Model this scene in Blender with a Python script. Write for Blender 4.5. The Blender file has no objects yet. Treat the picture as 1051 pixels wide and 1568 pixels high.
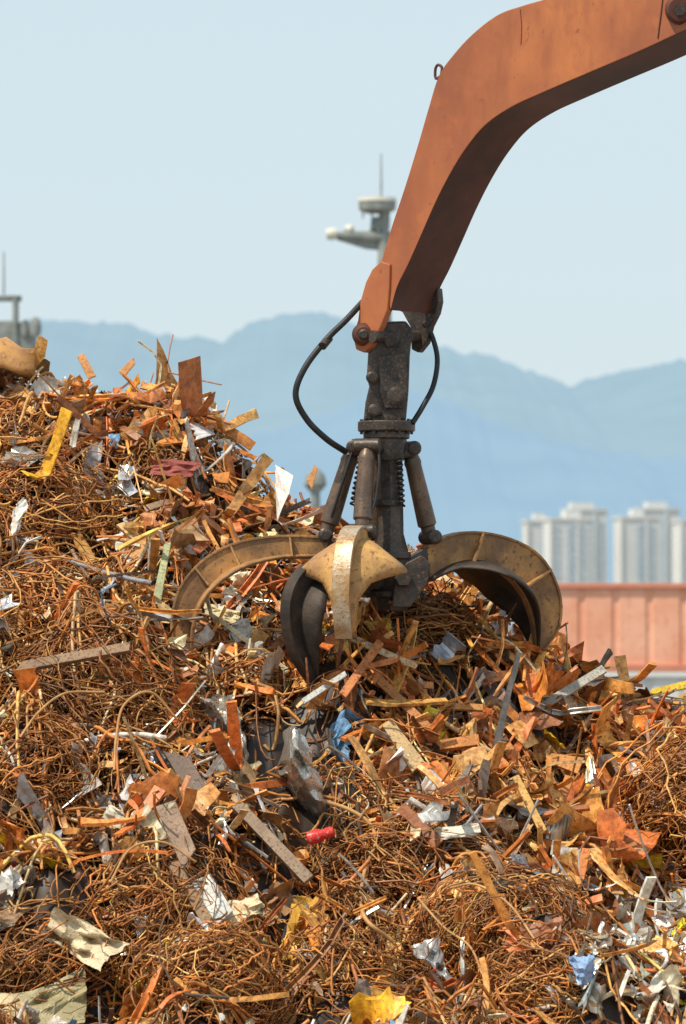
import bpy, math, numpy as np
from mathutils import Vector, Matrix
R=np.random.default_rng(7)
scene=bpy.context.scene
# ------------------------------------------------------------ camera
F=7500.0; CX,CY=525.5,784.0
C=np.array([0,-40.0,5.8]); pitch=math.atan(216/F)
cd=bpy.data.cameras.new("camera"); cam=bpy.data.objects.new("camera",cd); scene.collection.objects.link(cam)
cam.location=C; cam.rotation_euler=(math.pi/2+pitch,0,0)
cd.sensor_fit='HORIZONTAL'; cd.sensor_width=24; cd.lens=24*F/1051; cd.clip_start=1; cd.clip_end=40000
cd.dof.use_dof=True; cd.dof.focus_distance=39.8; cd.dof.aperture_fstop=3.0
scene.camera=cam
fw=np.array([0,math.cos(pitch),math.sin(pitch)]); up=np.array([0,-math.sin(pitch),math.cos(pitch)]); rt=np.array([1.0,0,0])
def W(px,py,y=0.0):
    d=fw*F+rt*(px-CX)+up*(CY-py); return C+d*((y-C[1])/d[1])
def proj(P):
    d=np.asarray(P)-C; z=d@fw
    return CX+F*(d@rt)/z, CY-F*(d@up)/z
# ------------------------------------------------------------ materials
def newmat(name):
    m=bpy.data.materials.new(name); m.use_nodes=True; nt=m.node_tree; b=nt.nodes["Principled BSDF"]; return m,nt,b
def paint(name,c1,c2,scale=3,rough=0.6,metal=0.0,bump=0.2,c3=None,lo=0.4,hi=0.65,spec=0.4,t3=.56,c4=None,stretch=None,c5=None):
    m,nt,b=newmat(name); N=nt.nodes; L=nt.links
    tc=N.new("ShaderNodeTexCoord"); src=tc.outputs["Object"]
    n1=N.new("ShaderNodeTexNoise"); n1.inputs["Scale"].default_value=scale; n1.inputs["Detail"].default_value=8; n1.inputs["Roughness"].default_value=0.65
    L.new(src,n1.inputs["Vector"])
    r=N.new("ShaderNodeValToRGB"); e=r.color_ramp.elements
    e[0].position=lo; e[0].color=(*c1,1); e[1].position=hi; e[1].color=(*c2,1)
    L.new(n1.outputs["Fac"],r.inputs["Fac"]); out=r.outputs["Color"]
    n2=N.new("ShaderNodeTexNoise"); n2.inputs["Scale"].default_value=scale*9; n2.inputs["Detail"].default_value=6
    L.new(src,n2.inputs["Vector"])
    def over(out,fac,t,w,c):
        r2=N.new("ShaderNodeValToRGB"); r2.color_ramp.elements[0].position=t; r2.color_ramp.elements[0].color=(0,0,0,1); r2.color_ramp.elements[1].position=t+w; r2.color_ramp.elements[1].color=(1,1,1,1)
        L.new(fac,r2.inputs["Fac"]); mx=N.new("ShaderNodeMixRGB"); mx.inputs[2].default_value=(*c,1)
        L.new(r2.outputs["Color"],mx.inputs[0]); L.new(out,mx.inputs[1]); return mx.outputs[0]
    if c3: out=over(out,n2.outputs["Fac"],t3,.12,c3)
    if c4:
        mp=N.new("ShaderNodeMapping"); mp.inputs["Scale"].default_value=stretch or (9,9,.8); L.new(src,mp.inputs["Vector"])
        n4=N.new("ShaderNodeTexNoise"); n4.inputs["Scale"].default_value=1.0; n4.inputs["Detail"].default_value=9; n4.inputs["Roughness"].default_value=.65; L.new(mp.outputs[0],n4.inputs["Vector"])
        out=over(out,n4.outputs["Fac"],.47,.25,c4)
    if c5:
        n5=N.new("ShaderNodeTexNoise"); n5.inputs["Scale"].default_value=11; n5.inputs["Detail"].default_value=10; n5.inputs["Roughness"].default_value=.72; L.new(src,n5.inputs["Vector"])
        out=over(out,n5.outputs["Fac"],.60,.06,c5)
    L.new(out,b.inputs["Base Color"]); b.inputs["Roughness"].default_value=rough; b.inputs["Metallic"].default_value=metal
    b.inputs["Specular IOR Level"].default_value=spec
    if bump:
        bp=N.new("ShaderNodeBump"); bp.inputs["Strength"].default_value=bump; bp.inputs["Distance"].default_value=0.01
        L.new(n2.outputs["Fac"],bp.inputs["Height"]); L.new(bp.outputs[0],b.inputs["Normal"])
    return m
def attrmat(name,rough,metal,bump,var,rust=None):
    m,nt,b=newmat(name); N=nt.nodes; L=nt.links
    a=N.new("ShaderNodeAttribute"); a.attribute_name="Col"
    tc=N.new("ShaderNodeTexCoord"); n=N.new("ShaderNodeTexNoise"); n.inputs["Scale"].default_value=14; n.inputs["Detail"].default_value=8; n.inputs["Roughness"].default_value=0.7
    L.new(tc.outputs["Object"],n.inputs["Vector"])
    r=N.new("ShaderNodeValToRGB"); e=r.color_ramp.elements; e[0].position=0.35; e[0].color=(*var,1); e[1].position=0.58; e[1].color=(1.2,1.2,1.2,1)
    L.new(n.outputs["Fac"],r.inputs["Fac"]); mx=N.new("ShaderNodeMixRGB"); mx.blend_type='MULTIPLY'; mx.inputs[0].default_value=1
    L.new(a.outputs["Color"],mx.inputs[1]); L.new(r.outputs["Color"],mx.inputs[2]); out=mx.outputs[0]
    if rust:
        n3=N.new("ShaderNodeTexNoise"); n3.inputs["Scale"].default_value=32; n3.inputs["Detail"].default_value=9; n3.inputs["Roughness"].default_value=.75; L.new(tc.outputs["Object"],n3.inputs["Vector"])
        r3=N.new("ShaderNodeValToRGB"); r3.color_ramp.elements[0].position=.52; r3.color_ramp.elements[0].color=(0,0,0,1); r3.color_ramp.elements[1].position=.64; r3.color_ramp.elements[1].color=(.7,.7,.7,1)
        L.new(n3.outputs["Fac"],r3.inputs[0]); m3=N.new("ShaderNodeMixRGB"); m3.inputs[2].default_value=(*rust,1); L.new(r3.outputs[0],m3.inputs[0]); L.new(out,m3.inputs[1]); out=m3.outputs[0]
    L.new(out,b.inputs["Base Color"])
    b.inputs["Roughness"].default_value=rough; b.inputs["Metallic"].default_value=metal
    if bump:
        bp=N.new("ShaderNodeBump"); bp.inputs["Strength"].default_value=bump; bp.inputs["Distance"].default_value=0.01
        L.new(n.outputs["Fac"],bp.inputs["Height"]); L.new(bp.outputs[0],b.inputs["Normal"])
    return m
M_rust=attrmat("rusty_scrap",0.48,0.0,0.5,(0.5,0.36,0.25),(.24,.085,.028))
M_foil=attrmat("bare_metal_scrap",0.33,0.65,0.3,(0.7,0.65,0.6))
M_wire=attrmat("rusty_wire",0.5,0.0,0,(0.5,0.4,0.3))
M_pnt=attrmat("pale_scrap",0.5,0.0,0.3,(0.7,0.62,0.52))
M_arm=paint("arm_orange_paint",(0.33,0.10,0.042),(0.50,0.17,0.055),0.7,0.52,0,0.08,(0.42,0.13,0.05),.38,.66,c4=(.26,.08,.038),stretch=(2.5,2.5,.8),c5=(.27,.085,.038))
M_armdark=paint("shade_darkened_arm_paint",(0.065,0.024,0.018),(0.13,0.042,0.026),1.5,0.6,0,0.1)  # arm paint darkened so the underside's shade sits in the colour
M_steel=paint("greasy_dark_steel",(0.035,0.029,0.027),(0.09,0.07,0.058),5,0.42,0.3,0.4,(0.16,0.09,0.05))
M_cyl=paint("cylinder_steel",(0.11,0.075,0.055),(0.19,0.125,0.085),5,0.4,0.3,0.3,(0.07,0.05,0.04))
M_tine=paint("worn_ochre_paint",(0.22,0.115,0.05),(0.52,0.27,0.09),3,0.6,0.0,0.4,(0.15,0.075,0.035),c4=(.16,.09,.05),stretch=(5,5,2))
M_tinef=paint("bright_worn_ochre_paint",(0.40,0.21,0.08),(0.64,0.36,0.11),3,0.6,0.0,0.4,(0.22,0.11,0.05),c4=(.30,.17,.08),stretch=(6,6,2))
M_blade=paint("shade_darkened_worn_blade",(0.03,0.024,0.02),(0.08,0.055,0.04),4,0.6,0.2,0.4)  # shade of the blade tine and right shell interior put into the colour
M_worn=paint("polished_worn_steel",(0.38,0.22,0.09),(0.50,0.42,0.32),6,0.42,0.3,0.3,(0.28,0.15,0.06),.42,.6)
M_rubber=paint("hose_rubber",(0.012,0.012,0.014),(0.03,0.03,0.03),8,0.5,0,0.2)
# ------------------------------------------------------------ helpers
def link(o,parent=None):
    scene.collection.objects.link(o)
    if parent: o.parent=parent
    return o
def empty(name,loc=(0,0,0)):
    o=bpy.data.objects.new(name,None); o.location=loc; scene.collection.objects.link(o); bpy.context.view_layer.update(); return o
def mesh(name,verts,faces,mat,parent=None,bevel=0,smooth=False,seg=2):
    me=bpy.data.meshes.new(name); me.from_pydata([tuple(map(float,v)) for v in verts],[],[tuple(map(int,f)) for f in faces]); me.update()
    import bmesh
    bm=bmesh.new(); bm.from_mesh(me); bmesh.ops.recalc_face_normals(bm,faces=bm.faces); bm.to_mesh(me); bm.free()
    o=bpy.data.objects.new(name,me); me.materials.append(mat)
    if smooth:
        for p in me.polygons: p.use_smooth=True
    link(o,parent)
    if parent: o.matrix_parent_inverse=parent.matrix_world.inverted()
    if bevel:
        b=o.modifiers.new("bevel",'BEVEL'); b.width=bevel; b.segments=seg; b.limit_method='ANGLE'; b.angle_limit=0.6
    return o
def prism(name,poly,ext,mat,parent=None,bevel=0.01):
    poly=[np.array(p,float) for p in poly]; n=len(poly); ext=np.array(ext,float)
    v=poly+[p+ext for p in poly]
    f=[tuple(range(n)),tuple(range(2*n-1,n-1,-1))]+[(i,(i+1)%n,n+(i+1)%n,n+i) for i in range(n)]
    return mesh(name,v,f,mat,parent,bevel)
def frame(d):
    d=np.array(d,float); d/=np.linalg.norm(d); a=np.array([0,0,1.0]) if abs(d[2])<0.9 else np.array([1.0,0,0])
    u=np.cross(a,d); u/=np.linalg.norm(u); return d,u,np.cross(d,u)
def lathe(name,p0,p1,prof,mat,parent=None,seg=24,bevel=0):
    p0=np.array(p0,float); p1=np.array(p1,float); d,u,v=frame(p1-p0); V=[];Fc=[]
    for t,r in prof:
        for k in range(seg):
            a=2*math.pi*k/seg; V.append(p0+(p1-p0)*t+r*(math.cos(a)*u+math.sin(a)*v))
    for i in range(len(prof)-1):
        for k in range(seg): Fc.append((i*seg+k,i*seg+(k+1)%seg,(i+1)*seg+(k+1)%seg,(i+1)*seg+k))
    Fc.append(tuple(range(seg))); Fc.append(tuple(range((len(prof)-1)*seg,len(prof)*seg)))
    o=mesh(name,V,Fc,mat,parent,bevel)
    for p in o.data.polygons:
        if len(p.vertices)==4: p.use_smooth=True
    if not bevel:
        m=o.modifiers.new("es",'EDGE_SPLIT'); m.split_angle=0.7
    return o
def box(name,c,s,mat,parent=None,bevel=0.0,rot=0.0):
    c=np.array(c,float); s=np.array(s,float)/2; V=[]
    for x in(-1,1):
        for y in(-1,1):
            for z in(-1,1):
                X,Y=x*s[0],y*s[1]; V.append(c+np.array([X*math.cos(rot)-Y*math.sin(rot),X*math.sin(rot)+Y*math.cos(rot),z*s[2]]))
    f=[(0,1,3,2),(4,6,7,5),(0,4,5,1),(2,3,7,6),(0,2,6,4),(1,5,7,3)]
    return mesh(name,V,f,mat,parent,bevel)
def catmull(P,n):
    P=np.array(P,float); P=np.vstack([2*P[0]-P[1],P,2*P[-1]-P[-2]]); out=[]; m=len(P)-3
    for k in range(n):
        t=k/(n-1)*m; i=min(int(t),m-1); t-=i; a,b,c,d=P[i:i+4]
        out.append(0.5*((2*b)+(c-a)*t+(2*a-5*b+4*c-d)*t*t+(3*b-a-3*c+d)*t**3))
    return np.array(out)
def hose(name,pts,r,mat,parent,n=40):
    cu=bpy.data.curves.new(name,'CURVE'); cu.dimensions='3D'; cu.bevel_depth=r; cu.bevel_resolution=3
    Q=catmull(pts,n); s=cu.splines.new('POLY'); s.points.add(n-1)
    for i,q in enumerate(Q): s.points[i].co=(*q,1)
    cu.materials.append(mat); o=bpy.data.objects.new(name,cu); link(o,parent); o.matrix_parent_inverse=parent.matrix_world.inverted(); return o
# ------------------------------------------------------------ world / sun
el=math.radians(57)
S=np.array([-0.80,-0.60]); S/=np.linalg.norm(S); Sd=np.array([S[0]*math.cos(el),S[1]*math.cos(el),math.sin(el)])
w=bpy.data.worlds.new("World"); scene.world=w; w.use_nodes=True; nt=w.node_tree; bg=nt.nodes["Background"]
sk=nt.nodes.new("ShaderNodeTexSky"); sk.sky_type='NISHITA'; sk.sun_disc=False; sk.sun_elevation=el; sk.sun_rotation=math.atan2(S[0],S[1])%(2*math.pi)
sk.air_density=1.0; sk.dust_density=1.0; sk.ozone_density=3.0
hz=nt.nodes.new("ShaderNodeMixRGB"); hz.inputs[0].default_value=0.75; hz.inputs[2].default_value=(8.9,10.4,11.0,1)
nt.links.new(sk.outputs[0],hz.inputs[1]); nt.links.new(hz.outputs[0],bg.inputs[0]); bg.inputs[1].default_value=0.088
sl=bpy.data.lights.new("sun",'SUN'); sl.energy=4.5; sl.angle=math.radians(1.2); sl.color=(1,0.90,0.74)
so=bpy.data.objects.new("sun",sl); link(so); so.rotation_euler=Vector(Sd).to_track_quat('Z','Y').to_euler()
scene.view_settings.view_transform='Standard'; scene.view_settings.look='None'; scene.view_settings.exposure=0
# ------------------------------------------------------------ ground
M_gr=paint("dusty_concrete",(0.2,0.19,0.17),(0.3,0.28,0.25),0.1,0.9,0,0)
mesh("ground",[(-15000,-200,0),(15000,-200,0),(15000,15000,0),(-15000,15000,0)],[(0,1,2,3)],M_gr)
# ------------------------------------------------------------ noise
def vnoise(x,y,scale,seed):
    L=np.random.default_rng(seed).random((64,64)); x=np.asarray(x)*scale+100; y=np.asarray(y)*scale+100
    i=np.floor(x).astype(int); j=np.floor(y).astype(int); fx=x-i; fy=y-j; fx=fx*fx*(3-2*fx); fy=fy*fy*(3-2*fy)
    g=lambda a,b:L[a%64,b%64]
    return (g(i,j)*(1-fx)+g(i+1,j)*fx)*(1-fy)+(g(i,j+1)*(1-fx)+g(i+1,j+1)*fx)*fy
# ------------------------------------------------------------ hills (forest seen through kilometres of haze: air light painted in as material emission)
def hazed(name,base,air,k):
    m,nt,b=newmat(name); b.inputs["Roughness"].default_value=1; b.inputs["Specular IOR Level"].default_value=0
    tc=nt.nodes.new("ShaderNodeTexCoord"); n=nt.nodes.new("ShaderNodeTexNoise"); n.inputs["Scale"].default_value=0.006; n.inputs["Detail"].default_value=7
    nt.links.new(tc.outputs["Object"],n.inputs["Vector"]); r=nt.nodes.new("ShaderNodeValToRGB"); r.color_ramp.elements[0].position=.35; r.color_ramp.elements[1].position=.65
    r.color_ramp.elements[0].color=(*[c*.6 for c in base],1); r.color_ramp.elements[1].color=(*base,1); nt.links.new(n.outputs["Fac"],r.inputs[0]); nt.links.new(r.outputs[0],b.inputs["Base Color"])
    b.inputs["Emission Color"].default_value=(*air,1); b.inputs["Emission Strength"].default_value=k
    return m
def hills(name,ctrl,dist,depth,mat,seed):
    px=np.array([c[0] for c in ctrl]); py=np.array([c[1] for c in ctrl])
    n=900; xs=np.linspace(px[0],px[-1],n); k=28; V=[];Fc=[]
    ridge=np.interp(xs,px,py)-10*(vnoise(xs,xs*0,0.02,seed)-.5)-7*(vnoise(xs,xs*0,0.07,seed+1)-.5)-4*(vnoise(xs,xs*0,0.2,seed+2)-.5)
    for j in range(k):
        t=j/(k-1)
        for i in range(n):
            p=W(xs[i],ridge[i],dist); y=dist-depth*(1-t)
            hh=p[2]*(t**0.8)*(1+0.2*(1-t)*t*4*(vnoise(xs[i],j*10.0,0.012,seed+5)-.5))
            V.append((p[0],y,hh))
    for j in range(k-1):
        for i in range(n-1): Fc.append((j*n+i,j*n+i+1,(j+1)*n+i+1,(j+1)*n+i))
    return mesh(name,V,Fc,mat,smooth=True)
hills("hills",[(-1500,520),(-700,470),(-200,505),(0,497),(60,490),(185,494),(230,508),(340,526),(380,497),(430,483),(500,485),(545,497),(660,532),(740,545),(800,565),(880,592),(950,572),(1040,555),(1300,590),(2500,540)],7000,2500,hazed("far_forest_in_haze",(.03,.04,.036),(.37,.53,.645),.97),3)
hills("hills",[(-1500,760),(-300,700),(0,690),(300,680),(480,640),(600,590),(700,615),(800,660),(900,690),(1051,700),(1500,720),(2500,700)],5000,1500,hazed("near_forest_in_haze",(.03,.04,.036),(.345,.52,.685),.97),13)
# ------------------------------------------------------------ apartment buildings
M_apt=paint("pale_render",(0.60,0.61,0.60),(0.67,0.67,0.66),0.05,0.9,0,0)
M_aptw=paint("hazy_window_glass",(0.42,0.50,0.57),(0.50,0.57,0.63),0.3,0.7,0,0)  # distance haze is put into the pale blue glass colour
def apartment(px0,px1,pyt,dist,roof=None,yaw=0.25):
    a=W(px0,pyt,dist); b=W(px1,pyt,dist); wd=(b[0]-a[0]); H=a[2]; dp=wd*0.55; cx=(a[0]+b[0])/2
    e=empty("apartment_building",(cx,dist,0))
    wd*=0.88
    def bx(nm,lx,ly,z,sx,sy,sz,m):
        c=(cx+lx*math.cos(yaw)-ly*math.sin(yaw),dist+lx*math.sin(yaw)+ly*math.cos(yaw),z); return box(nm,c,(sx,sy,sz),m,e,0,yaw)
    bx("walls",0,0,H/2,wd,dp,H,M_apt)
    nb=max(2,int(wd/5)); bw=wd/nb; V=[];Fc=[]
    def addbox(lx,ly,z,sx,sy,sz):
        s=len(V)
        for x in(-1,1):
            for y in(-1,1):
                for zz in(-1,1):
                    X=lx+x*sx/2;Y=ly+y*sy/2; V.append((cx+X*math.cos(yaw)-Y*math.sin(yaw),dist+X*math.sin(yaw)+Y*math.cos(yaw),z+zz*sz/2))
        for f in [(0,1,3,2),(4,6,7,5),(0,4,5,1),(2,3,7,6),(0,2,6,4),(1,5,7,3)]: Fc.append(tuple(s+q for q in f))
    fl=int(H/2.9)
    for k in range(1,fl):
        for q in range(nb):
            if (q*7+int(px0))%5!=0: addbox(-wd/2+(q+.5)*bw,-dp/2-0.1,k*2.9+0.4,bw*(0.62 if q%2 else .4),0.5,1.7)
        for q in range(2): addbox(wd/2+0.1,-dp/2+(q+.5)*dp/2,k*2.9+0.4,0.5,dp*0.2,1.5)
    mesh("windows",V,Fc,M_aptw,e)
    for q in range(0,nb+1,2): bx("pilaster",-wd/2+q*bw,-dp/2-0.3,H/2,0.7,1.0,H-0.5,M_apt)
    bx("recessed_bay",wd*.12,-dp/2-.05,H/2,bw*.5,0.6,H-3,M_aptw)
    bx("parapet",0,0,H+0.5,wd+1,dp+1,1.0,M_apt)
    if roof: bx("roof_plant",wd*roof[0],0,H+2.2,wd*roof[1],dp*0.5,2.6,M_apt)
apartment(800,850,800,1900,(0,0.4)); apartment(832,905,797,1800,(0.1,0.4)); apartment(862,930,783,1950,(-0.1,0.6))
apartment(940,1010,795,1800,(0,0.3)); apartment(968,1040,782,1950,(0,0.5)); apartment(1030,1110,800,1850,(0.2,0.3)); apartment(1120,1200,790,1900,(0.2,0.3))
# ------------------------------------------------------------ containers
def container(px0,px1,z0,h,y,mat,dark):
    x0=W(px0,1000,y)[0]; x1=W(px1,1000,y)[0]; e=empty("shipping_container",((x0+x1)/2,y,z0))
    V=[];Fc=[]; x=x0+0.15
    pts=[]
    while x<x1-0.2:
        pts+= [(x,0),(x+0.78,0),(x+0.84,0.06),(x+0.98,0.06)]; x+=1.04
    for (a,b) in pts: V.append((a,y+b,z0+0.15)); V.append((a,y+b,z0+h-0.15))
    for i in range(len(pts)-1): Fc.append((2*i,2*i+2,2*i+3,2*i+1))
    mesh("corrugated_side",V,Fc,mat,e)
    box("top_rail",((x0+x1)/2,y,z0+h-0.08),(x1-x0,0.24,0.16),dark,e,0.02)
    box("bottom_rail",((x0+x1)/2,y,z0+0.12),(x1-x0,0.24,0.22),dark,e,0.02)
    for xx in(x0,x1): box("corner_post",(xx,y,z0+h/2),(0.25,0.3,h-0.01),dark,e,0.02)
    box("body",((x0+x1)/2,y+1.3,z0+h/2),(x1-x0-0.1,2.2,h-0.1),mat,e)
M_c1=paint("hazed_salmon_paint",(0.72,0.32,0.20),(0.84,0.47,0.33),0.5,0.7,0,0,(0.68,0.29,0.17)); M_c1d=paint("hazed_rail_paint",(0.55,0.2,0.13),(0.6,0.25,0.16),1,0.7,0,0)  # distance haze is mixed into these container colours
M_c2=paint("pale_container_paint",(0.6,0.6,0.6),(0.68,0.68,0.67),0.8,0.7,0,0); M_c3=paint("blue_container_paint",(0.25,0.35,0.45),(0.3,0.4,0.5),0.8,0.7,0,0)
container(838,1445,5.22,2.72,110,M_c1,M_c1d); container(838,1445,2.61,2.6,110,M_c2,M_c2); container(838,1445,0,2.6,110,M_c3,M_c3)
# ------------------------------------------------------------ background masts
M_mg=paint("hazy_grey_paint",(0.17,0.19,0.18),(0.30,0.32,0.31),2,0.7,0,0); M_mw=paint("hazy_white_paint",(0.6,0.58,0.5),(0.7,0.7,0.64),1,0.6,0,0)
y=110.0
g=lambda px,py,yy=110.0:W(px,py,yy)
e=empty("radar_mast",g(592,1000)*np.array([1,1,0]))
b=g(588,0)[0]
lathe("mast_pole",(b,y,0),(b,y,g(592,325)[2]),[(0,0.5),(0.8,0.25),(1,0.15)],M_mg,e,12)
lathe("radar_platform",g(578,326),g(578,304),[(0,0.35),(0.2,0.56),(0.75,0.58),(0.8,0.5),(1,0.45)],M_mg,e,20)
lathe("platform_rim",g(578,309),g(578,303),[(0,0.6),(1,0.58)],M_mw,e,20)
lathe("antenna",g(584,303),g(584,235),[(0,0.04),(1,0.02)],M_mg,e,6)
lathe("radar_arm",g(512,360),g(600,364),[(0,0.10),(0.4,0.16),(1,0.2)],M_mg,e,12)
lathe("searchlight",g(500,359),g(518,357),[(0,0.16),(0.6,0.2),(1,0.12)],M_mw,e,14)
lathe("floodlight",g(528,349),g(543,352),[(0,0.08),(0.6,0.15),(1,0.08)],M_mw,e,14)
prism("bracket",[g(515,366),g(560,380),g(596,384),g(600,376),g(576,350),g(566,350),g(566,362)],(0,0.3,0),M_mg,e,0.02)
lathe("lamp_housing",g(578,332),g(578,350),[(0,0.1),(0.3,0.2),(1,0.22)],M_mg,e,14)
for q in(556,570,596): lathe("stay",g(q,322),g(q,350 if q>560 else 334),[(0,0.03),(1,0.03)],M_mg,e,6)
e=empty("ship_gantry",g(20,1000)*np.array([1,1,0]))
for px in(-60,24): lathe("post",(g(px,0)[0],y,0),g(px,455),[(0,0.2),(1,0.1)],M_mg,e,10)
prism("cross_beam",[g(-70,452),g(32,452),g(32,460),g(-70,460)],(0,0.5,0),M_mg,e,0.02)
prism("deckhouse",[g(-60,492),g(20,490),g(50,500),g(52,560),g(-60,560)],(0,2,0),M_mg,e,0.05)
lathe("dome",g(54,515),g(54,485),[(0,0.15),(0.4,0.2),(0.8,0.16),(1,0.05)],M_mg,e,14)
lathe("vent",g(38,515),g(38,490),[(0,0.1),(0.5,0.15),(1,0.1)],M_mg,e,14)
lathe("antenna",g(6,450),g(6,385),[(0,0.035),(1,0.02)],M_mg,e,6)
e=empty("signal_beacon",g(483,1000)*np.array([1,1,0]))
lathe("post",(g(483,0)[0],y,0),g(483,748),[(0,0.2),(1,0.15)],M_mg,e,10)
lathe("lantern",g(483,752),g(483,718),[(0,0.2),(0.3,0.36),(0.7,0.3),(1,0.12)],M_mg,e,14)
# ------------------------------------------------------------ pile heightfield
rc=[(-400,560,4),(-150,530,3.6),(0,552,3.4),(60,572,3.2),(150,596,3),(285,612,2.9),(320,648,2.8),(390,712,2.6),(440,785,2.4),(530,800,2.2),(640,850,2.0),(700,910,1.8),(790,972,1.6),(870,1020,1.4),(930,1066,1.3),(1051,1096,1.2),(1300,1110,1.2),(1600,1200,1.2)]
RP=np.array([W(a,b,c) for a,b,c in rc])
yf=-4.0; zf=W(525,1568,yf)[2]-0.05
def h0(x,y):
    x=np.asarray(x,float); y=np.asarray(y,float)
    zr=np.interp(x,RP[:,0],RP[:,2])-0.1; yr=np.interp(x,RP[:,0],RP[:,1])
    t=(y-yf)/(yr-yf); z=np.where(t<0,zf+0.6*(y-yf),zf+(zr-zf)*np.clip(t,0,1))
    z=np.where(t>1,zr-0.55*(y-yr),z)
    fade=np.clip((yr-y)/1.2,0.12,1)
    z=z+fade*(0.8*(vnoise(x,y,0.8,11)-.5)+0.75*(vnoise(x,y,2.0,12)-.5))+(.08+.2*fade)*(vnoise(x,y,4.2,13)-.5)
    gx=W(690,0,0)[0]; z=z+0.5*np.exp(-((x-gx)**2/0.5+(y-0.25)**2/0.5))
    z=z-np.clip(np.abs(x)-5.5,0,None)*0.8
    return np.maximum(z,-0.3)
BUMPS=[]
def h(x,y):
    z=h0(x,y)
    for bx,by,Rb in BUMPS: z=z+0.7*Rb*np.exp(-((x-bx)**2+(y-by)**2)/(0.55*Rb)**2/1.2)
    return z
def hit(px,py,f=None):
    f=f or h
    ys=np.linspace(-11,9,500); P=np.array([W(px,py,q) for q in ys])
    m=P[:,2]<f(P[:,0],P[:,1])
    i=np.argmax(m) if m.any() else len(ys)-1
    return P[i]
bund=[(60,800,130),(20,690,80),(150,1085,150),(70,960,110),(225,1140,100),(620,1260,110),(640,1370,130),(770,1440,120),(230,1410,120),(70,1490,110),(520,1350,80),(380,1050,60),(655,965,70),(905,1160,60),(560,1500,110),(320,1500,90),(30,1200,110),(820,1300,70),(240,720,50),(1130,1250,150),(-130,1000,160),(-120,1350,160),(840,1530,90),(600,1000,50)]
BL=[]
for px,py,r in bund:
    p=hit(px,py,h0); BL.append((p,r/187.5))
for p,r in BL: BUMPS.append((p[0],p[1]+r*0.2,r*0.8))
# ------------------------------------------------------------ mesh accumulator
class Acc:
    def __init__(s): s.v=[];s.c=[];s.f=[];s.m=[];s.s=[];s.n=0
    def add(s,V,Cl,Fc,mi,sm):
        s.v.append(V);s.c.append(Cl);s.f.append(Fc+s.n);s.n+=len(V)
        s.m.append(np.full(len(Fc),mi,np.int32) if np.isscalar(mi) else mi.astype(np.int32)); s.s.append(np.full(len(Fc),sm,bool))
    def build(s,name,mats,parent=None):
        V=np.concatenate(s.v).astype(np.float32);Cl=np.concatenate(s.c).astype(np.float32);Fq=np.concatenate(s.f).astype(np.int32)
        me=bpy.data.meshes.new(name); me.vertices.add(len(V)); me.vertices.foreach_set("co",V.ravel())
        me.loops.add(Fq.size); me.loops.foreach_set("vertex_index",Fq.ravel()); me.polygons.add(len(Fq)); me.polygons.foreach_set("loop_start",np.arange(0,Fq.size,4,dtype=np.int32))
        for m in mats: me.materials.append(m)
        me.polygons.foreach_set("material_index",np.concatenate(s.m)); me.polygons.foreach_set("use_smooth",np.concatenate(s.s))
        at=me.color_attributes.new("Col",'FLOAT_COLOR','POINT'); at.data.foreach_set("color",np.hstack([Cl,np.ones((len(Cl),1),np.float32)]).ravel().astype(np.float32))
        me.update(calc_edges=True)
        o=bpy.data.objects.new(name,me); link(o,parent); return o
A=Acc()
nrm=lambda v:v/np.maximum(np.linalg.norm(v,axis=-1,keepdims=True),1e-9)
def sweep(P,ref,sec,col,mi,sm,caps=None,twist=None,rag=0.0,cvar=0.0):
    N,n,_=P.shape; K=sec.shape[1]
    T=np.gradient(P,axis=1); T=nrm(T); U=nrm(np.cross(T,ref[:,None,:])); Vv=np.cross(U,T)
    if twist is not None:
        a=twist[:,None]*np.linspace(-.5,.5,n)[None]; c,s_=np.cos(a)[...,None],np.sin(a)[...,None]; U,Vv=U*c+Vv*s_,Vv*c-U*s_
    sc=np.ones((N,n,K))
    if rag: sc=np.clip(1+R.normal(0,rag,(N,n,K))+R.normal(0,rag*1.5,(N,1,1))*np.linspace(-1,1,n)[None,:,None],.25,2)
    q=P[:,:,None,:]+U[:,:,None,:]*(sec[:,None,:,0]*sc)[...,None]+Vv[:,:,None,:]*sec[:,None,:,1,None]
    V=q.reshape(-1,3); Cl=np.repeat(col,n*K,axis=0)
    if cvar: Cl=Cl*np.repeat(np.exp(R.normal(0,cvar,(N,n))).reshape(-1,1),K,axis=0)
    b=(np.arange(N)*n*K)[:,None,None]; i=np.arange(n-1)[None,:,None]*K; k=np.arange(K)[None,None,:]; k2=(k+1)%K
    Fc=np.stack([b+i+k,b+i+k2,b+i+K+k2,b+i+K+k],-1).reshape(-1,4)
    fm=np.repeat(mi,(n-1)*K) if not np.isscalar(mi) else np.full(len(Fc),mi)
    if caps:
        ex=[]
        for cp in caps:
            cp=np.array(cp); ex.append((np.arange(N)*n*K)[:,None]+cp[None]); ex.append((np.arange(N)*n*K+(n-1)*K)[:,None]+cp[None,::-1])
        nm=len(caps)*2; Fc=np.concatenate([Fc]+ex); fm=np.concatenate([fm]+([mi]*nm if not np.isscalar(mi) else [np.full(N,mi)]*nm))
    A.add(V,np.clip(Cl,0,.88),Fc,fm,sm)
def ring(r,K):
    a=np.arange(K)/K*2*math.pi; return np.stack([r[:,None]*np.cos(a),r[:,None]*np.sin(a)],-1)
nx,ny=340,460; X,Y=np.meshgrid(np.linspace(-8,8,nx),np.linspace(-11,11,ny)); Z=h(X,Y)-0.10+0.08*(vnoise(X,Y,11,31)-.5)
V=np.stack([X,Y,Z],-1).reshape(-1,3); idx=np.arange(nx*ny).reshape(ny,nx)
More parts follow.
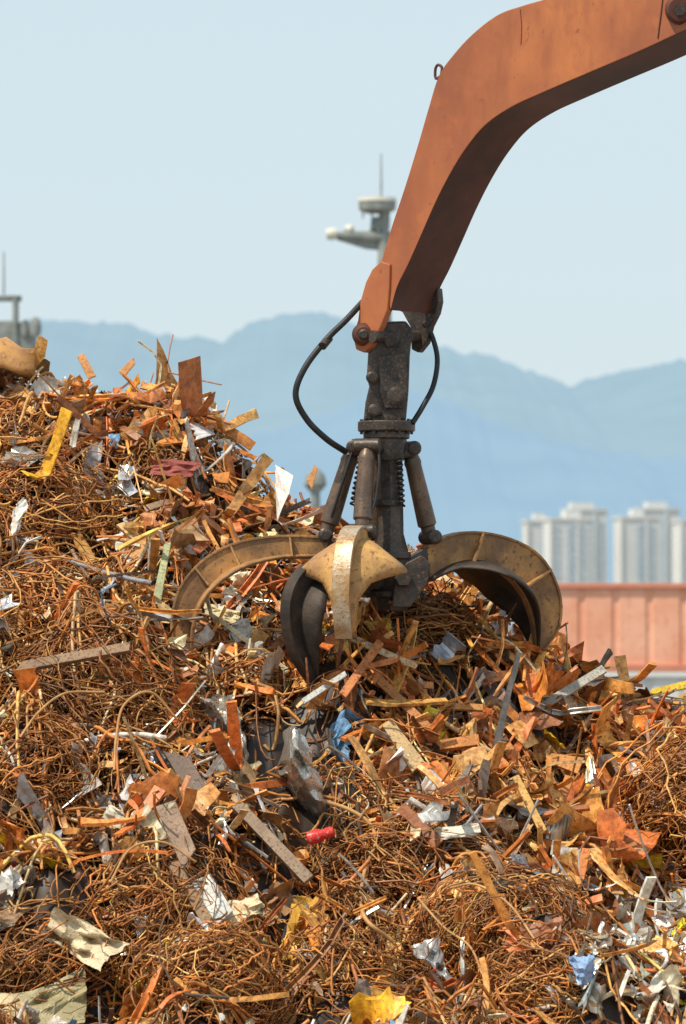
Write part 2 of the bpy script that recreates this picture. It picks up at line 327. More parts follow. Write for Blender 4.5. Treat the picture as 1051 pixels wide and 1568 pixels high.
Fc=np.stack([idx[:-1,:-1],idx[:-1,1:],idx[1:,1:],idx[1:,:-1]],-1).reshape(-1,4)
bc=np.array([0.028,0.013,0.006])*(0.5+vnoise(X,Y,6,32)).reshape(-1,1)  # near-black base colour paints deep shade into gaps between pieces
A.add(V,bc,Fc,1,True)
# spots kept free of small debris because one large piece lies there
CLEAR=[(hit(a,b),r/187.5) for a,b,r in [(447,1170,62),(447,1225,62),(358,1130,45),(470,1425,42),(762,1222,36),(368,965,28),(325,1380,38),(125,1440,48),(105,1310,45),(490,1280,26),(62,1545,60),(662,1470,30)]]
def sample(n,xr=(-4.3,4.3),yr=(-5.6,3.9),hollow=.75):
    x=R.uniform(*xr,n); y=R.uniform(*yr,n)
    yrr=np.interp(x,RP[:,0],RP[:,1]); k=y<yrr+0.2
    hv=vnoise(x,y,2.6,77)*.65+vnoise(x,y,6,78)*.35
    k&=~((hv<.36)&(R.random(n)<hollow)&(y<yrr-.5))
    for c,r in CLEAR: k&=~(((x-c[0])**2+((y-c[1]+.1)/1.3)**2<r*r)&(R.random(n)<.93))
    x,y=x[k],y[k]
    z=h(x,y); P=np.stack([x,y,z],-1); px,py=proj(P); return P,px,py
def normals(P):
    d=0.12; gx=(h(P[:,0]+d,P[:,1])-h(P[:,0]-d,P[:,1]))/(2*d); gy=(h(P[:,0],P[:,1]+d)-h(P[:,0],P[:,1]-d))/(2*d)
    return nrm(np.stack([-gx,-gy,np.ones(len(P))],-1))
def G(px,py,cx,cy,sx,sy): return np.exp(-(((px-cx)/sx)**2+((py-cy)/sy)**2))
def wirezone(px,py):
    return np.clip(G(px,py,60,830,170,190)+G(px,py,140,1080,170,160)+G(px,py,230,1430,190,120)+G(px,py,600,1350,190,160)+G(px,py,740,1480,140,100)+G(px,py,380,1040,60,70)+G(px,py,60,1500,150,100)*.8,0,1)
def plankzone(px,py):
    return np.clip(1.35*G(px,py,810,1140,310,210)+.8*G(px,py,200,610,260,90)+G(px,py,700,930,150,60)+G(px,py,480,790,80,50)+0.6*G(px,py,330,900,150,130)+0.35*G(px,py,300,1280,200,110)+.6*G(px,py,980,1320,120,120),0,1)
def whitezone(px,py):
    return np.clip(G(px,py,980,1480,110,90)+0.8*G(px,py,350,950,70,40)+.8*G(px,py,340,1100,60,90)+0.5*G(px,py,110,1400,110,70)+0.4*G(px,py,370,1400,90,70)+0.3*G(px,py,880,1390,90,40)+.3*G(px,py,60,600,100,70)+.35*G(px,py,200,850,80,60)+.25*G(px,py,700,1280,90,30)+.25*G(px,py,200,1270,120,50),0,1)
PAL_R=np.array([[.58,.19,.035],[.64,.25,.05],[.46,.15,.032],[.66,.32,.085],[.26,.09,.028],[.62,.17,.038],[.68,.37,.12],[.36,.14,.04]])
PAL_WI=np.array([[.52,.20,.045],[.60,.27,.07],[.42,.16,.035],[.62,.33,.10],[.27,.11,.035],[.55,.19,.04]])
PAL_T=np.array([[.68,.41,.15],[.74,.53,.25],[.48,.31,.15],[.36,.24,.15],[.68,.37,.10],[.78,.65,.42]])
PAL_G=np.array([[.38,.35,.31],[.18,.15,.13],[.48,.46,.42],[.08,.065,.055],[.26,.27,.30],[.12,.08,.055]])
PAL_W=np.array([[.78,.76,.70],[.82,.80,.74],[.72,.67,.58],[.58,.58,.6],[.8,.72,.52]])
PAL_X=np.array([[.80,.50,.02],[.15,.35,.6],[.60,.07,.04],[.80,.38,.02],[.45,.6,.65],[.82,.60,.03],[.80,.38,.02],[.80,.50,.02]])
def pick(pal,n): return pal[R.integers(0,len(pal),n)]*np.exp(R.normal(0,.24,(n,1)))
def mixcol(px,py,pR,pT,pG,pW,pX):
    n=len(px); wz=whitezone(px,py); pz=plankzone(px,py)
    w_=np.stack([pR*(1+1.5*pz),pT+0*px,pG+0*px,pW*(1+9*wz),pX+0*px],-1); w_/=w_.sum(1,keepdims=True)
    k=(R.random((n,1))>np.cumsum(w_,1)).sum(1).clip(0,4)
    out=np.zeros((n,3))
    for i,pal in enumerate([PAL_R,PAL_T,PAL_G,PAL_W,PAL_X]):
        m=k==i; out[m]=pick(pal,m.sum())
    return np.clip(out,0.01,.85),k
def matidx(k,p,n): return np.where((k==2)&(R.random(n)<p),2,np.where((k==3)&(R.random(n)<p*.7),2,np.where(k==3,3,0)))
def wires(n,rad,seglen,npt,K,curl,keep,band=0.1):
    P,px,py=sample(n,hollow=.5); m=R.random(len(P))<keep(px,py); P,px,py=P[m],px[m],py[m]; n=len(P)
    Q=np.zeros((n,npt,3)); T=nrm(R.normal(0,1,(n,3))*[1,1,.6]); ax=nrm(R.normal(0,1,(n,3))); cu=R.normal(0,curl,(n,1))
    p=P+np.array([0,0,1])*R.uniform(-.02,band,(n,1))
    sl=R.uniform(.6,1.4,(n,1))*seglen
    for i in range(npt):
        Q[:,i]=p; T=nrm(T+np.cross(ax,T)*cu+R.normal(0,.16,(n,3))); p=p+T*sl
        hh=h(p[:,0],p[:,1]); o=p[:,2]-hh; p[:,2]=hh+0.05+band*np.tanh((o-0.05)/band)
    r=rad*R.uniform(.6,1.5,n); col=pick(PAL_WI,n)*R.uniform(.5,1.15,(n,1)); lt=R.random(n)<.1; col[lt]=pick(PAL_T,lt.sum())
    sweep(Q,nrm(R.normal(0,1,(n,3))),ring(r,K),np.clip(col,0,.8),1,True)
wires(26000,0.0065,0.04,12,3,.4,lambda a,b:0.14+0.86*wirezone(a,b))
wires(6000,0.004,0.03,12,3,.8,lambda a,b:0.5+0*a,.2)
wires(4200,0.012,0.07,14,4,.18,lambda a,b:0.12+0.88*wirezone(a,b),0.18)
for c,r in BL:
    n=int(600*min(1.5,(r/0.6)**1.5)+120); n0=nrm(R.normal(0,1,3)*[1,1,1.6]); npt=16
    nn=nrm(n0+R.normal(0,.75,(n,3))); a=nrm(np.cross(nn,R.normal(0,1,(n,3)))); b=np.cross(nn,a)
    sp=R.uniform(.5,2.6,n); ph=np.linspace(-.5,.5,npt)[None]*sp[:,None]; rr=r*np.clip(R.normal(.84,.16,(n,1)),.3,1.15)*(1+0.07*np.cumsum(R.normal(0,.5,(n,npt)),1))
    off=nn*R.normal(0,.33,(n,1))*r
    Q=(a[:,None]*np.cos(ph)[...,None]+b[:,None]*np.sin(ph)[...,None])*rr[...,None]*np.array([1,.8,.8])+off[:,None]+c+np.array([0,.3*r,-.1*r])
    Q+=np.cumsum(R.normal(0,.012,(n,npt,3)),1)
    tone=R.uniform(.7,1.2); col=np.clip(pick(PAL_WI,n)*tone*R.uniform(.45,1.15,(n,1)),0,.8)
    sweep(Q,nrm(R.normal(0,1,(n,3))),ring(R.uniform(.0035,.011,n),3),col,1,True)
def strips(n,Lr,Wr,Tr,keep,pcol,bend=.35,tilt=.45,lift=(-.03,.14),Lsec=False,bright=1.0,rag=.12,kinkp=.35,npt=8):
    P,px,py=sample(n); m=R.random(len(P))<keep(px,py); P,px,py=P[m],px[m],py[m]; n=len(P); N=normals(P)
    Nn=nrm(N+R.normal(0,tilt,(n,3))); T=nrm(np.cross(Nn,R.normal(0,1,(n,3)))+R.normal(0,.15,(n,3))); L=np.exp(R.uniform(math.log(Lr[0]),math.log(Lr[1]),n))
    yrr=np.interp(P[:,0],RP[:,0],RP[:,1]); near=(P[:,1]>yrr-.35); T[near,2]*=.45; T=nrm(T)
    s=np.linspace(-.5,.5,npt)[None]*L[:,None]; B=np.abs(R.normal(0,bend,n))*R.choice([-1,1],n)/L
    kink=np.where(R.random(n)<kinkp,R.normal(0,.7,n),0); k0=(R.uniform(-.35,.35,n)*L)[:,None]
    Sd_=np.cross(Nn,T); side=np.where(R.random(n)<.3,R.normal(0,.25,n),0)/L
    ctr=P+N*R.uniform(*lift,(n,1))
    Q=ctr[:,None]+T[:,None]*s[...,None]+Nn[:,None]*(B[:,None]*s**2+kink[:,None]*np.abs(s-k0))[...,None]+Sd_[:,None]*(side[:,None]*s**2)[...,None]
    Q+=R.normal(0,.02,(n,npt,3))*(L*.12)[:,None,None]
    w_=np.exp(R.uniform(math.log(Wr[0]),math.log(Wr[1]),n))/2; t_=R.uniform(*Tr,n)/2
    col,k=mixcol(px,py,*pcol); col=np.clip(col*bright,0,.85); mi=matidx(k,.6,n)
    if Lsec:
        t2=t_*2; sec=np.stack([np.stack([0*w_,0*w_],-1),np.stack([2*w_,0*w_],-1),np.stack([2*w_,t2],-1),np.stack([t2,t2],-1),np.stack([t2,2*w_],-1),np.stack([0*w_,2*w_],-1)],1); caps=[(0,1,2,3),(0,3,4,5)]; rag=0
    else:
        sec=np.stack([np.stack([-w_,-t_],-1),np.stack([w_,-t_],-1),np.stack([w_,t_],-1),np.stack([-w_,t_],-1)],1); caps=[(0,1,2,3)]
    sweep(Q,Nn,sec,col,mi,False,caps,twist=R.normal(0,.7,n),rag=rag,cvar=.12)
strips(4800,(.12,.6),(.015,.06),(.004,.014),lambda a,b:1-.7*wirezone(a,b),(1,.35,.45,.16,.06),lift=(-.05,.12),bend=.5)
strips(3100,(.25,.8),(.04,.11),(.008,.03),lambda a,b:.05+.85*plankzone(a,b),(1.2,.3,.22,.05,.10),.25,.55,lift=(0,.2),bright=1.05,rag=.09)
strips(1600,(.3,.95),(.025,.055),(.005,.009),lambda a,b:.08+.8*plankzone(a,b),(1.3,.22,.3,.03,.05),.08,.5,lift=(0,.2),Lsec=True,bright=1.05)
strips(2600,(.3,1.0),(.01,.022),(.008,.02),lambda a,b:.2+.6*plankzone(a,b),(1.2,.25,.5,.1,.03),.3,.5,lift=(0,.2),rag=0)
strips(2500,(.12,.5),(.09,.28),(.003,.01),lambda a,b:.22+.6*plankzone(a,b)-.15*wirezone(a,b),(1,.4,.45,.16,.12),.9,.75,lift=(-.02,.18),rag=.28,kinkp=.7)
strips(3200,(.04,.16),(.01,.05),(.002,.01),lambda a,b:1-.4*wirezone(a,b),(1,.45,.4,.32,.07),rag=.2)
P,px,py=sample(600); n=len(P); N=normals(P); T=nrm(np.cross(nrm(N+R.normal(0,.3,(n,3))),R.normal(0,1,(n,3)))); L=R.uniform(.25,1.0,n)
s=np.linspace(-.5,.5,6)[None]*L[:,None]; Q=(P+N*R.uniform(0,.12,(n,1)))[:,None]+T[:,None]*s[...,None]+N[:,None]*(R.normal(0,.4,(n,1))*s**2)[...,None]
col,k=mixcol(px,py,1,.3,.6,.1,.03); sweep(Q,nrm(R.normal(0,1,(n,3))),ring(R.uniform(.006,.022,n),8),col,0,True)
def sheets(n,size,keep,pcol,m=7,rough=1.0,metalp=.3,lift=(0,.12)):
    P,px,py=sample(n); kk=R.random(len(P))<keep(px,py); P,px,py=P[kk],px[kk],py[kk]; n=len(P); N=normals(P); N2=nrm(N+R.normal(0,.55,(n,3)))
    U=nrm(np.cross(N2,R.normal(0,1,(n,3)))); Vv=np.cross(N2,U); a=np.exp(R.uniform(math.log(size[0]),math.log(size[1]),n)); b=a*R.uniform(.35,1,n)
    g_=np.linspace(-.5,.5,m); gu,gv=np.meshgrid(g_,g_); gu=gu.ravel();gv=gv.ravel()
    D=np.zeros((n,m*m,3))
    for k in range(6):
        th=R.uniform(0,6.28,(n,1)); o=R.uniform(-.35,.35,(n,1)); D+=np.abs(gu[None]*np.cos(th)+gv[None]*np.sin(th)-o)[...,None]*(R.normal(0,1,(n,1,3))*np.array([.22,.22,.6]))*rough
    D-=D.mean(1,keepdims=True); D+=R.normal(0,.035,(n,m*m,3))
    V=(P+N*R.uniform(*lift,(n,1)))[:,None]+U[:,None]*(gu[None,:,None]+D[...,0:1])*a[:,None,None]+Vv[:,None]*(gv[None,:,None]*b[:,None,None]+D[...,1:2]*a[:,None,None])+N2[:,None]*D[...,2:3]*a[:,None,None]
    col,k=mixcol(px,py,*pcol); mi=matidx(k,metalp,n)
    id_=np.arange(m*m).reshape(m,m); f0=np.stack([id_[:-1,:-1],id_[:-1,1:],id_[1:,1:],id_[1:,:-1]],-1).reshape(-1,4)
    Fc=((np.arange(n)*m*m)[:,None,None]+f0[None]).reshape(-1,4)
    Cl=np.clip(np.repeat(col,m*m,0)*np.exp(R.normal(0,.1,(n*m*m,1))),0,.88)
    A.add(V.reshape(-1,3),Cl,Fc,np.repeat(mi,len(f0)),False)
sheets(2600,(.08,.3),lambda a,b:.6-.4*wirezone(a,b),(1,.45,.55,.3,.1),lift=(0,.14))
sheets(6500,(.05,.2),lambda a,b:whitezone(a,b)*1.2+.02,(.15,.3,.35,2.0,.06),7,metalp=.55,lift=(0,.18))
sheets(360,(.22,.45),lambda a,b:.35+0*a,(1,.5,.6,.12,.07),11,.9)
A.build("scrap_metal_pile",[M_rust,M_wire,M_foil,M_pnt])
print("pile verts",A.n)
# ------------------------------------------------------------ distinct scrap pieces
def crumple(name,px,py,sx,sy,col,metal,rough,lift=.15,m=34,amp=1.0,seed=1,rz=0.0,folds=14,bulge=.25,tilt=0.0,rag=.1,dark=.4):
    r=np.random.default_rng(seed); p=hit(px,py); c=W(px,py,p[1]-lift-.12); sx/=187.5; sy/=187.5; sc=min(sx,sy)
    g_=np.linspace(-.5,.5,m); I,J=np.meshgrid(g_,g_); D=np.zeros((m,m,3))
    for k in range(folds):
        th=r.uniform(0,6.28); o=r.uniform(-.45,.45); D+=np.abs(I*np.cos(th)+J*np.sin(th)-o)[...,None]*(r.normal(0,1,3)*np.array([.12,.34,.12]))*amp
    for k in range(14):
        a,b_=r.uniform(-.5,.5,2); d=np.maximum(0,.2-(np.abs(I-a)+np.abs(J-b_)*r.uniform(.6,1.6))); D[...,1]+=d*r.normal(0,1.5)*amp
    D-=D.mean((0,1)); D[...,1]+=-bulge*(1-4*I*I)*(1-4*J*J)
    edge=np.maximum(np.abs(I),np.abs(J))*2; rg=rag*(edge**4); D[...,0]+=rg*(vnoise(J,I,9,seed+50)-.5)*2; D[...,2]+=rg*(vnoise(I,J,9,seed+60)-.5)*2
    for ax,sz in((0,I),(2,J)):
        q=sz+D[...,ax]*(sc/(sx if ax==0 else sy)); ext=q.max()-q.min(); D[...,ax]=(q/ext*1.05-sz)/(sc/(sx if ax==0 else sy))
    X=I*sx+D[...,0]*sc; Zl=J*sy+D[...,2]*sc
    X,Zl=X*math.cos(rz)-Zl*math.sin(rz),X*math.sin(rz)+Zl*math.cos(rz)
    V=np.stack([X,D[...,1]*sc+Zl*.6,Zl+tilt*X],-1).reshape(-1,3)+c
    Fc=[(j*m+i,j*m+i+1,(j+1)*m+i+1,(j+1)*m+i) for j in range(m-1) for i in range(m-1)]
    mt=paint(name+"_surface",tuple(np.array(col)*.75),col,6,rough,metal,.25,tuple(np.array(col)*dark),t3=.56)
    return mesh(name,V,Fc,mt)
FO=(.66,.63,.57)
crumple("crumpled_aluminium_sheet",447,1185,108,150,FO,.75,.28,.42,50,1.35,33,0,30,.4,dark=.2)
crumple("crumpled_foil",358,1130,52,130,FO,.75,.3,.32,36,1.25,5,.35,18,dark=.25)
crumple("crumpled_foil",318,1085,46,56,FO,.7,.32,.25,24,1.2,25,.2,14,dark=.3)
crumple("crumpled_yellow_sheet",470,1425,66,125,(.78,.44,.07),.1,.4,.35,34,1.1,6,-.3,18)
crumple("torn_cream_panel",125,1440,115,50,(.78,.64,.42),0,.6,.2,30,1.1,8,-.45)
crumple("torn_tan_panel",105,1310,100,42,(.72,.54,.33),0,.6,.2,30,1.1,9,-.35)
crumple("torn_red_cloth",268,716,78,28,(.38,.10,.08),0,.8,.2,24,.9,10,-.05)
crumple("pink_corrugated_panel",762,1222,58,46,(.68,.12,.17),0,.5,.35,20,.4,11,-.15,8,.05,.1,.04)
crumple("crumpled_yellow_bag",1040,1430,36,36,(.8,.72,.03),0,.5,.3,20,1.0,12)
crumple("blue_plastic_sheet",895,1485,34,42,(.3,.45,.7),0,.4,.3,20,1.0,13,.3)
crumple("yellow_panel",868,1032,80,22,(.85,.58,.02),0,.45,.2,20,.6,14,-.15)
crumple("yellow_strap",725,935,56,12,(.85,.62,.02),0,.45,.15,20,.6,15,-.3)
crumple("silver_panel",662,1470,42,66,(.65,.65,.65),.6,.35,.3,24,1.0,16,.6)
crumple("white_carton",368,965,42,34,(.8,.78,.72),0,.6,.25,20,.8,17,.3)
crumple("cream_scrap",372,1395,60,40,(.76,.62,.40),0,.6,.3,20,.9,19,.3)
crumple("cream_scrap",195,1260,70,24,(.76,.70,.56),0,.6,.2,20,.8,20,-.6)
crumple("cream_scrap",700,1275,66,20,(.74,.68,.56),0,.6,.2,20,.9,21,.1)
crumple("cream_scrap",340,940,60,22,(.78,.66,.40),0,.6,.15,20,.9,27,-.3)
crumple("ochre_sheet",571,965,56,32,(.68,.38,.06),0,.6,.1,20,.7,22,.1)
crumple("ochre_sheet",700,910,52,40,(.74,.38,.05),0,.6,.1,20,.7,23,-.4)
crumple("rusty_brown_chunk",425,1375,60,50,(.45,.25,.12),0,.6,.25,20,.9,24,.4)
crumple("corner_painted_sheet",62,1548,125,74,(.42,.36,.20),.1,.5,.2,30,.5,18,.15,12,.12,.1,.05,dark=.45)
def slab(name,pts,th,col,lift=.12,metal=0.0):
    Q=[]
    c=hit(np.mean([p[0] for p in pts]),np.mean([p[1] for p in pts])); yc=c[1]-lift-.12; my=np.mean([p[1] for p in pts])
    for a,b in pts: Q.append(W(a,b,yc+(my-b)/187.5*0.7))
    mt=paint(name+"_surface",tuple(np.array(col)*.65),col,5,.6,metal,.4,tuple(np.array(col)*.42),t3=.52)
    return prism(name,Q,(0,th,-th*.5),mt,None,.004)
slab("white_board",[(293,1350),(322,1338),(357,1395),(330,1418)],.03,(.82,.8,.72),.4)
slab("timber_plank",[(178,803),(195,797),(247,838),(236,856)],.05,(.78,.54,.24),.3)
slab("green_pale_strip",[(232,925),(246,925),(262,830),(252,832)],.03,(.45,.46,.24),.3)
slab("steel_channel",[(355,1235),(372,1228),(480,1340),(466,1352)],.05,(.34,.23,.15),.25)
slab("steel_channel",[(250,1150),(290,1160),(345,1250),(300,1235)],.05,(.22,.15,.11),.25)
slab("rusty_plate",[(238,1235),(268,1225),(300,1300),(280,1330)],.03,(.36,.23,.15),.2)
slab("white_rod",[(462,1070),(466,1078),(532,1034),(528,1027)],.02,(.6,.6,.57),.2)
slab("steel_angle",[(765,1112),(775,1122),(930,1028),(922,1018)],.03,(.5,.47,.4),.25)
slab("orange_beam",[(640,1138),(640,1152),(735,1140),(733,1124)],.05,(.66,.25,.06),.22)
slab("orange_beam",[(775,975),(795,970),(835,1060),(815,1070)],.05,(.70,.21,.05),.2)
slab("orange_plate",[(835,1165),(845,1153),(895,1160),(885,1185)],.03,(.68,.29,.08),.25)
slab("orange_beam",[(830,1290),(842,1292),(880,1190),(866,1186)],.04,(.66,.25,.06),.27)
slab("tan_plate",[(965,1250),(1010,1200),(1040,1190),(1030,1225),(995,1262)],.03,(.72,.41,.15),.27)
slab("tan_plate",[(1022,1075),(1051,1060),(1051,1110),(1030,1112)],.03,(.7,.34,.08),.2)
slab("tan_plank",[(585,1110),(600,1100),(650,1165),(632,1182)],.04,(.68,.46,.22),.22)
slab("rusty_bar",[(22,1028),(35,1012),(200,982),(198,996)],.05,(.34,.21,.12),.25)
slab("rusty_bar",[(255,1320),(275,1318),(340,1430),(320,1432)],.04,(.36,.22,.12),.25)
slab("rusty_bar",[(1000,1330),(1012,1336),(975,1420),(962,1414)],.04,(.6,.25,.07),.27)
slab("orange_beam",[(878,1360),(892,1360),(905,1300),(892,1298)],.04,(.7,.22,.05),.27)
slab("orange_beam",[(868,1312),(870,1302),(945,1298),(944,1310)],.04,(.7,.24,.05),.29)
slab("orange_beam",[(590,1050),(600,1055),(632,990),(622,986)],.03,(.64,.22,.05),.2)
slab("orange_beam",[(520,1060),(530,1068),(588,985),(578,978)],.03,(.58,.2,.06),.2)
slab("orange_beam",[(680,1085),(682,1076),(740,1078),(740,1088)],.03,(.7,.3,.08),.25)
slab("orange_beam",[(625,1075),(634,1070),(665,1112),(658,1118)],.03,(.72,.32,.08),.25)
slab("orange_plate",[(755,1130),(772,1122),(812,1180),(800,1192)],.03,(.7,.26,.06),.25)
slab("orange_plate",[(948,1168),(975,1160),(1000,1190),(968,1200)],.03,(.7,.26,.06),.27)
slab("tan_plank",[(785,1190),(795,1186),(838,1270),(828,1278)],.03,(.74,.42,.12),.27)
slab("tan_plank",[(930,1120),(944,1122),(952,1062),(940,1058)],.03,(.7,.42,.16),.2)
slab("rusty_bar",[(560,1030),(572,1022),(664,1112),(655,1120)],.03,(.5,.2,.06),.2)
slab("orange_beam",[(325,725),(352,722),(350,740),(330,738)],.03,(.74,.26,.04),.2)
slab("yellow_beam",[(995,1065),(998,1055),(1060,1040),(1060,1052)],.03,(.8,.54,.03),.1)
slab("dark_plate",[(195,1220),(250,1205),(272,1220),(240,1232),(200,1232)],.04,(.05,.05,.06),.25)
for pts in [[(118,545),(128,540),(147,575),(135,580)],[(182,568),(205,546),(207,556),(190,577)],[(470,735),(482,712),(487,716),(478,750)]]:
    slab("rusty_sheet_shard",pts,.02,(.66,.28,.08),-.12)
cab=empty("loose_rusty_cable",hit(560,1300))
M_cab=paint("cable_rust",(.4,.2,.07),(.6,.34,.13),6,.55,0,.2)
def cable(pts,r=.014,off=.45):
    Q=[]
    for a,b in pts:
        p=hit(a,b); Q.append(W(a,b,p[1]-off))
    Q=np.array(Q); yy=Q[:,1]
    for _ in range(3): yy=np.minimum(yy,np.convolve(np.pad(yy,1,'edge'),[.33,.34,.33],'valid'))
    Q=[W(a,b,q) for (a,b),q in zip(pts,yy)]
    hose("cable",Q,r,M_cab,cab,50)
cable([(500,1228),(535,1240),(565,1260),(576,1290),(560,1330),(553,1375),(562,1410),(600,1440)],.016)
cable([(690,1360),(730,1355),(780,1385),(820,1440)],.009); cable([(175,1180),(178,1130),(190,1080),(230,1060),(270,1100)],.011)
cable([(640,1375),(680,1420),(720,1450),(740,1495)],.009); cable([(30,1130),(60,1090),(100,1062),(160,1060)],.010)
cable([(300,1320),(250,1290),(200,1300),(170,1350)],.009)
p=hit(490,1280); e=empty("red_can",p); q0=W(472,1285,p[1]-.55);q1=W(512,1273,p[1]-.59)
M_red=paint("red_paint",(.6,.02,.02),(.7,.04,.03),6,.35,0,.1,(.5,.3,.25))
lathe("can_body",q0,q1,[(0,.045),(.05,.055),(.45,.055),(.55,.04),(.9,.045),(1,.03)],M_red,e,16)
p=W(0,566,3.1); V=[];Fc=[]
M_ct=paint("tan_plate_surface",(.28,.13,.04),(.50,.26,.08),3,.6,0,.3,(.25,.11,.05))
for j in range(9):
    a=j/8*math.pi*.55
    for i in range(7): V.append(p+np.array([-.5+i/6*.82,-.3+.45*(1-math.cos(a)),.0+(.27+.03*math.sin(2*i))*math.sin(a)-.01*i*(i>4)]))
Fc=[(j*7+i,j*7+i+1,(j+1)*7+i+1,(j+1)*7+i) for j in range(8) for i in range(6)]
o=mesh("curved_tank_plate",V,Fc,M_ct,smooth=True); sd=o.modifiers.new("s",'SOLIDIFY'); sd.thickness=.03
# ------------------------------------------------------------ crane arm
th=math.radians(40); ax_=np.array([math.cos(th),-math.sin(th),0]); nb=np.array([math.sin(th),math.cos(th),0]); WD=.55
mid=W(606,510,0.0); base=mid-nb*WD/2
def onp(px,py,off=0.0):
    d=fw*F+rt*(px-CX)+up*(CY-py); q=base+nb*off; t=((q-C)@nb)/(d@nb); return C+d*t
arm=empty("crane_arm",mid)
top=[(1500,-300),(1300,-200),(1150,-125),(1050,-78),(930,-38),(860,-10),(800,8),(762,22),(725,50),(695,82),(672,115),(656,165),(640,220),(620,285),(600,345),(583,402)]
bot=[(1500,-160),(1300,-70),(1150,0),(1051,45),(980,78),(900,112),(835,140),(785,163),(745,190),(715,225),(690,265),(667,310),(645,360),(625,405),(608,440),(598,476)]
n=90; T_=catmull(top,n); B_=catmull(bot,n); V=[];Fc=[];mi=[]
for i in range(n):
    a=onp(*T_[i]); b=onp(*B_[i]); V+=[a,b,b+nb*WD,a+nb*WD]
for i in range(n-1):
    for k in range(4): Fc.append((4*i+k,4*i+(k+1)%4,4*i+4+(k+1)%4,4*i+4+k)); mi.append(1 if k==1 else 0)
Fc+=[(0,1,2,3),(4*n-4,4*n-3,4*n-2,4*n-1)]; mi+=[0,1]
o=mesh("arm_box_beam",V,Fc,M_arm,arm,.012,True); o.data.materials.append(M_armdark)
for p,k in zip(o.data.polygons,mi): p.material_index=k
bm_=o.modifiers["bevel"]; bm_.harden_normals=True
ms=o.modifiers.new("es",'EDGE_SPLIT'); ms.split_angle=.5
def seam(nm,pts,r=.008,mat=M_armdark): hose(nm,[onp(a,b,-.002) for a,b in pts],r,mat,arm,12)
seam("weld_seam_upper",[(797,14),(799,40),(798,68)],.003); seam("weld_seam_right",[(1020,-50),(1014,10),(1008,58)],.007)
lathe("pin_boss",onp(1042,14,-.06),onp(1042,14,.1),[(0,.09),(.3,.12),(1,.12)],M_armdark,arm,20)
lathe("pin_nut",onp(1042,14,-.1),onp(1042,14,-.05),[(0,.05),(1,.05)],M_steel,arm,6)
hose("lifting_eye",[onp(a,b,.12) for a,b in [(678,114),(668,120),(667,106),(671,99),(677,103),(676,114)]],.012,M_armdark,arm,20)
lug=[(583,400),(597,404),(596,440),(593,475),(583,500),(568,530),(557,540),(545,535),(540,515),(548,490),(552,460),(560,432),(570,412)]
prism("near_lug",[onp(a,b,-.025) for a,b in lug],nb*.07,M_arm,arm,.01)
lug2=[(600,470),(664,455),(670,440),(672,462),(668,480),(658,500),(652,525),(640,540),(630,535),(628,500),(616,478)]
prism("far_lug",[onp(a,b,WD-.05) for a,b in lug2],nb*.07,M_steel,arm,.01)
prism("lug_crossplate",[onp(596,440,.04),onp(596,470,.04),onp(562,470,.04),onp(570,440,.04)],nb*(WD-.1)*.1,M_armdark,arm,.01)
lathe("pin_boss_lower",onp(557,512,-.07),onp(557,512,.08),[(0,.06),(.25,.095),(1,.095)],M_armdark,arm,24)
lathe("pin_head",onp(557,512,-.1),onp(557,512,-.06),[(0,.03),(.3,.045),(1,.045)],M_steel,arm,16)
# ------------------------------------------------------------ grapple
HX=W(592,0,0)[0]
gz=lambda py:W(592,py,0)[2]
gr=empty("orange_peel_grapple",(HX,0,gz(660)))
def gp(px,py,y): return W(px,py,y)
lathe("hinge_pin",gp(570,515,-.28),gp(650,515,.22),[(0,.05),(1,.05)],M_steel,gr,16)
link_=[(588,492),(622,491),(632,505),(628,545),(626,600),(622,644),(557,644),(560,615),(566,590),(562,575),(564,540),(576,520)]
prism("swivel_link",[gp(a,b,-.13) for a,b in link_],(0,.26,0),M_steel,gr,.02)
prism("link_side_plate",[gp(a,b,-.17) for a,b in [(580,545),(622,540),(624,600),(618,625),(590,625),(582,600)]],(0,.035,0),M_steel,gr,.008)
for a,b,r in [(607,606,.075),(570,578,.05),(600,520,.06),(573,628,.05)]:
    lathe("link_pin",gp(a,b,-.23),gp(a,b,.2),[(0,r*.6),(.03,r),(.97,r),(1,r*.6)],M_steel,gr,20)
def disc(nm,p0,p1,r0,r1,mat=M_steel): return lathe(nm,(HX,0,gz(p0)),(HX,0,gz(p1)),[(0,r0*.96),(.12,r0),(.88,r1),(1,r1*.96)],mat,gr,36)
disc("rotator_flange",645,661,.235,.235); disc("rotator_neck",636,645,.16,.16); disc("rotator_lower",661,672,.19,.19); disc("head_body",672,705,.17,.15)
for k in range(12):
    a=k/12*6.283; lathe("flange_bolt",(HX+.205*math.cos(a),.205*math.sin(a),gz(665)),(HX+.205*math.cos(a),.205*math.sin(a),gz(642)),[(0,.014),(1,.014)],M_steel,gr,6)
lathe("centre_post",(HX+.03,.0,gz(700)),(HX+.03,.0,gz(935)),[(0,.1),(.5,.11),(.62,.15),(.9,.17),(1,.14)],M_steel,gr,8)
disc("post_collar",765,775,.14,.14); disc("hub_plate",845,856,.2,.2); disc("hub_bottom",905,915,.22,.22)
